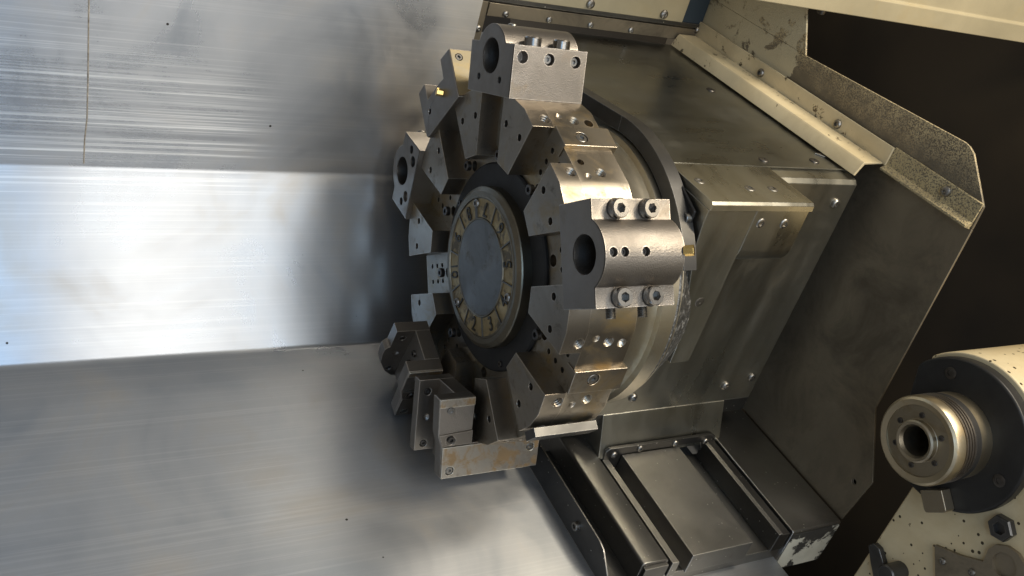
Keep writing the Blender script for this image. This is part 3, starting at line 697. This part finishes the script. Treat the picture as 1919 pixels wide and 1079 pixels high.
# ================================================================== SIDE PLATE, TRIMS, FRAME
XP = .622
sp = thing('side_plate', 'tall dark side plate with speckled upper edge behind the housing', 'plate', W(XP, -.1, -.3))
pr = [(.53, -.30), (-.3457, -.2985), (-.3568, -.2006), (-.2932, -.0948), (-.2770, .2330), (-.44, .2330) if False else (-.2765, .2345), (.53, .2345)]
mb = MB(); prism(mb, SN, pr, XP, XP+.004, h0=[(-.329, -.2265, .0050, .004, 'plain')]); mk('lower_sheet', mb, 'side', sp, bevel=.0008)
mb = MB(); prism(mb, SN, [(.53, .2348), (-.2768, .2348), (-.2745, .271), (-.2190, .327), (-.2080, .3325), (-.1970, .3345), (.155, .3215), (.53, .3215)], XP, XP+.004); mk('upper_sheet', mb, 'upper', sp, bevel=.0008)
mb = MB(); prism(mb, SN, [(.53, .3218), (.1552, .3218), (.195, .388), (.225, .44), (.53, .44)], XP, XP+.004); mk('corner_sheet', mb, 'upper', sp, bevel=.0008)
mb = MB(); prism(mb, lambda a, b_, c: W(a, c, b_), [(XP-.0005, .2755), (XP-.0035, .2745), (XP-.0040, .2450), (XP-.0150, .2400), (XP-.0150, .2365), (XP-.0005, .2330)], -.2735, -.0985)
rb = mk('lap_strip', mb, 'speckled', sp, bevel=.0006)
screw(rb, W(XP-.0042, -.213, .262), NX, .0085, .006, kind='dome')
ch = thing('trim_channel', 'long beige painted metal channel sloping down along the side plate', 'channel', W(.6, .2, .22))
mb = MB()
zp = [(.5600, .2225), (.5680, .2425), (.5705, .2455), (.6112, .2465), (.6112, .2440), (.5735, .2415), (.5640, .2215)]
prism(mb, XNs, zp, -.0960, .4350); mk('channel_strip', mb, 'beigeband', ch, bevel=.0008)
mb = MB(); box(mb, XNs, .6145, .6185, .2430, .2740, -.0990, .4350); mk('flange_strip', mb, 'beigeband', ch, bevel=.0010)
for s_ in (-.06, .06, .18, .30, .42):
    mb = MB(); box(mb, XNs, .6113, .6144, .2445, .2462, s_-.006, s_+.006); mk('tack_weld', mb, 'beigeband', ch)
mb = MB(); box(mb, XNs, .6145, .6185, .2455, .2738, .4352, .5200); mk('end_strip', mb, 'beigeband', ch)
for s_ in (.443, .230, .020): screw(ch, W(.6145, s_, .2565), NX, .0078, .005, kind='button')
fr = thing('rear_frame', 'grey screwed frame strip behind the sloping housing top', 'frame', W(.35, .45, .22))
mb = MB(); prism(mb, SN, [(.4400, .2330), (.4400, .2570), (.4490, .2575), (.4490, .2330)], .1505, .6180); mk('cross_strip', mb, 'side', fr, bevel=.001)
mb = MB(); prism(mb, SN, [(.4380, .2600), (.4380, .2685), (.4490, .2685), (.4490, .2600)], .1505, .6180); mk('step_strip', mb, 'waydark', fr, bevel=.001)
mb = MB(); prism(mb, SN, [(.4430, .10), (.4430, .2570), (.4490, .2570), (.4490, .10)], .1312, .1500); mk('upright_strip', mb, 'side', fr, bevel=.001)
for x in (.186, .276, .366, .459): screw(fr, W(x, .4400, .2400), NS, .0062, .004, kind='dome')
screw(fr, W(.141, .4430, .208), NS, .0062, .004, kind='dome')
tp = thing('top_panel', 'beige painted panel with two screws along the top edge', 'panel', W(.35, .44, .269))
mb = MB(); prism(mb, SN, [(.4340, .2690), (.4340, .50), (.4490, .50), (.4490, .2690)], .1310, .5670); mk('panel_sheet', mb, 'beige', tp, bevel=.001)
for x in (.348, .517): screw(tp, W(x, .4340, .2800), NS, .0088, .006, kind='dome')
mb = MB(); prism(mb, SN, [(.4400, .2690), (.4400, .50), (.4490, .50), (.4490, .2690)], .5680, .6200); tag(mk('blue_plate', mb, 'blue', None), 'small blue painted plate at the corner of the top panel', 'plate')
hb = thing('header_beam', 'pale beige folded beam across the upper right corner', 'beam', W(.8, .15, .4))
mb = MB(); prism(mb, SN, [(.150, .4010), (.150, .4340), (.156, .4365), (.156, .60), (.20, .60), (.20, .4010)], .330, 1.44); mk('beam', mb, 'beige', hb, bevel=.002)
screw(hb, W(.632, .170, .4008), -NN, .0080, .010, mat='screwd')

# ================================================================== TAILSTOCK
AX = Vector((0, -.352, -.2605))
ts = thing('tailstock', 'beige tailstock with dark flange and steel quill at the lower right', 'tailstock', (.8, -.4, -.6))
ex = Vector((1, 0, 0))
mb = MB(); lathe(mb, [(.0185, .59), (.0215, .503), (.0240, .4975), (.0275, .4965), (.0300, .4985), (.0305, .5060), (.0310, .5065), (.0500, .5065), (.0503, .5045)], AX, ex, 96)
q1 = mk('quill_nose', mb, 'quillf', ts, ang=20)
mb = MB(); lathe(mb, [(.0500, .5060), (.0506, .5040), (.0585, .5022), (.0618, .5050), (.0634, .5085), (.0634, .5215), (.0622, .5222)], AX, ex, 96); mk('nose_ring', mb, 'quill', ts, ang=25)
mb = MB(); pr = [(.0600, .5222)]; x = .5224
for k in range(4):
    pr += [(.0605, x), (.0605, x+.0014), (.0634, x+.0018), (.0634, x+.0048), (.0605, x+.0052)]; x += .0056
lathe(mb, pr, AX, ex, 96); mk('ribbed_ring', mb, 'castmach', ts, ang=20)
mb = MB(); lathe(mb, [(.0600, x), (.0628, x+.0006), (.0628, .5560), (.0600, .5564)], AX, ex, 96); mk('groove_ring', mb, 'blackm', ts, ang=20)
mb = MB(); lathe(mb, [(.0608, .5562), (.0622, .5570), (.0622, .5815)], AX, ex, 96); mk('quill', mb, 'quill', ts, ang=20)
for a in (138, 78, 13, -47, -108, -168):
    A = R(a); screw(q1, AX + Vector((.5065, -.0375*math.cos(A), .0375*math.sin(A))), NX, .0042, .0018, mat='screwd')
# flange, cut flat on the left
mb = MB(); pr = []
for i in range(72):
    a = R(5*i); v_, u_ = .112*math.cos(a), .112*math.sin(a)
    d = v_*math.cos(R(160)) + u_*math.sin(R(160))
    if d > .083: k_ = d-.083; v_ -= k_*math.cos(R(160)); u_ -= k_*math.sin(R(160))
    pr.append((.352+v_, -.2605+u_))
prism(mb, VU, pr, .5800, .6010); fg = mk('flange', mb, 'black', ts, bevel=.004, seg=3)
for dv, du in ((.001, .089), (.071, -.053), (-.078, -.045)): screw(fg, Vector((.5800, -.352-dv, -.2605+du)), NX, .0090, .0016, mat='screwd')
mb = MB(); pr = []
for i in range(96):
    a = R(3.75*i); v_, u_ = .118*math.cos(a), .118*math.sin(a)
    d = v_*math.cos(R(160)) + u_*math.sin(R(160))
    if d > .080: k_ = d-.080; v_ -= k_*math.cos(R(160)); u_ -= k_*math.sin(R(160))
    pr.append((.352+v_, -.2605+u_))
prism(mb, VU, pr, .6012, 1.40); mk('barrel', mb, 'beigetail', ts, bevel=.003)
# front plate of the body
mb = MB()
pr = [(.2665, -.3560), (.1926, -.4645), (.10, -.60), (.95, -.60), (.95, -.20), (.44, -.20), (.36, -.29)]
prism(mb, VU, pr, .6015, .95); bd = mk('body', mb, 'beigetail', ts, bevel=.003, seg=3)
mb = MB(); prism(mb, VU, [(.3125, -.3455), (.3475, -.3385), (.3545, -.3670), (.3510, -.3705), (.3220, -.3765), (.3185, -.3735)], .5600, .5798); mk('stop_block', mb, 'quillf', ts, bevel=.0012)
screw(ts, Vector((.6015, -.4145, -.383)), NX, .0190, .012, kind='hexnut', mat='blackm')
mb = MB(); pr = [(.309, -.4330), (.350, -.4380), (.386, -.4375), (.394, -.4180), (.405, -.4085), (.422, -.4065), (.437, -.4130), (.447, -.4270), (.447, -.4420), (.440, -.4600), (.44, -.53), (.309, -.53)]
prism(mb, VU, pr, .5950, .6013, h0=[(.4175, -.4345, .0180, .005, 'plain')]); br = mk('bracket_plate', mb, 'side', ts, bevel=.0015)
screw(br, Vector((.5950, -.3225, -.4538)), NX, .0055, .004, kind='dome'); screw(br, Vector((.5950, -.369, -.4574)), NX, .0055, .004, kind='dome')
mb = MB(); lathe(mb, [(0, .566), (.0135, .566), (.0150, .5680), (.0150, .6013)], Vector((0, -.2435, -.4905)), ex, 32); mk('pin', mb, 'blackm', ts)
mb = MB(); prism(mb, VU, [(.192, -.462), (.203, -.456), (.213, -.462), (.226, -.498), (.232, -.53), (.205, -.53), (.196, -.49)], .590, .6012); mk('clip', mb, 'blackm', ts, bevel=.0015)
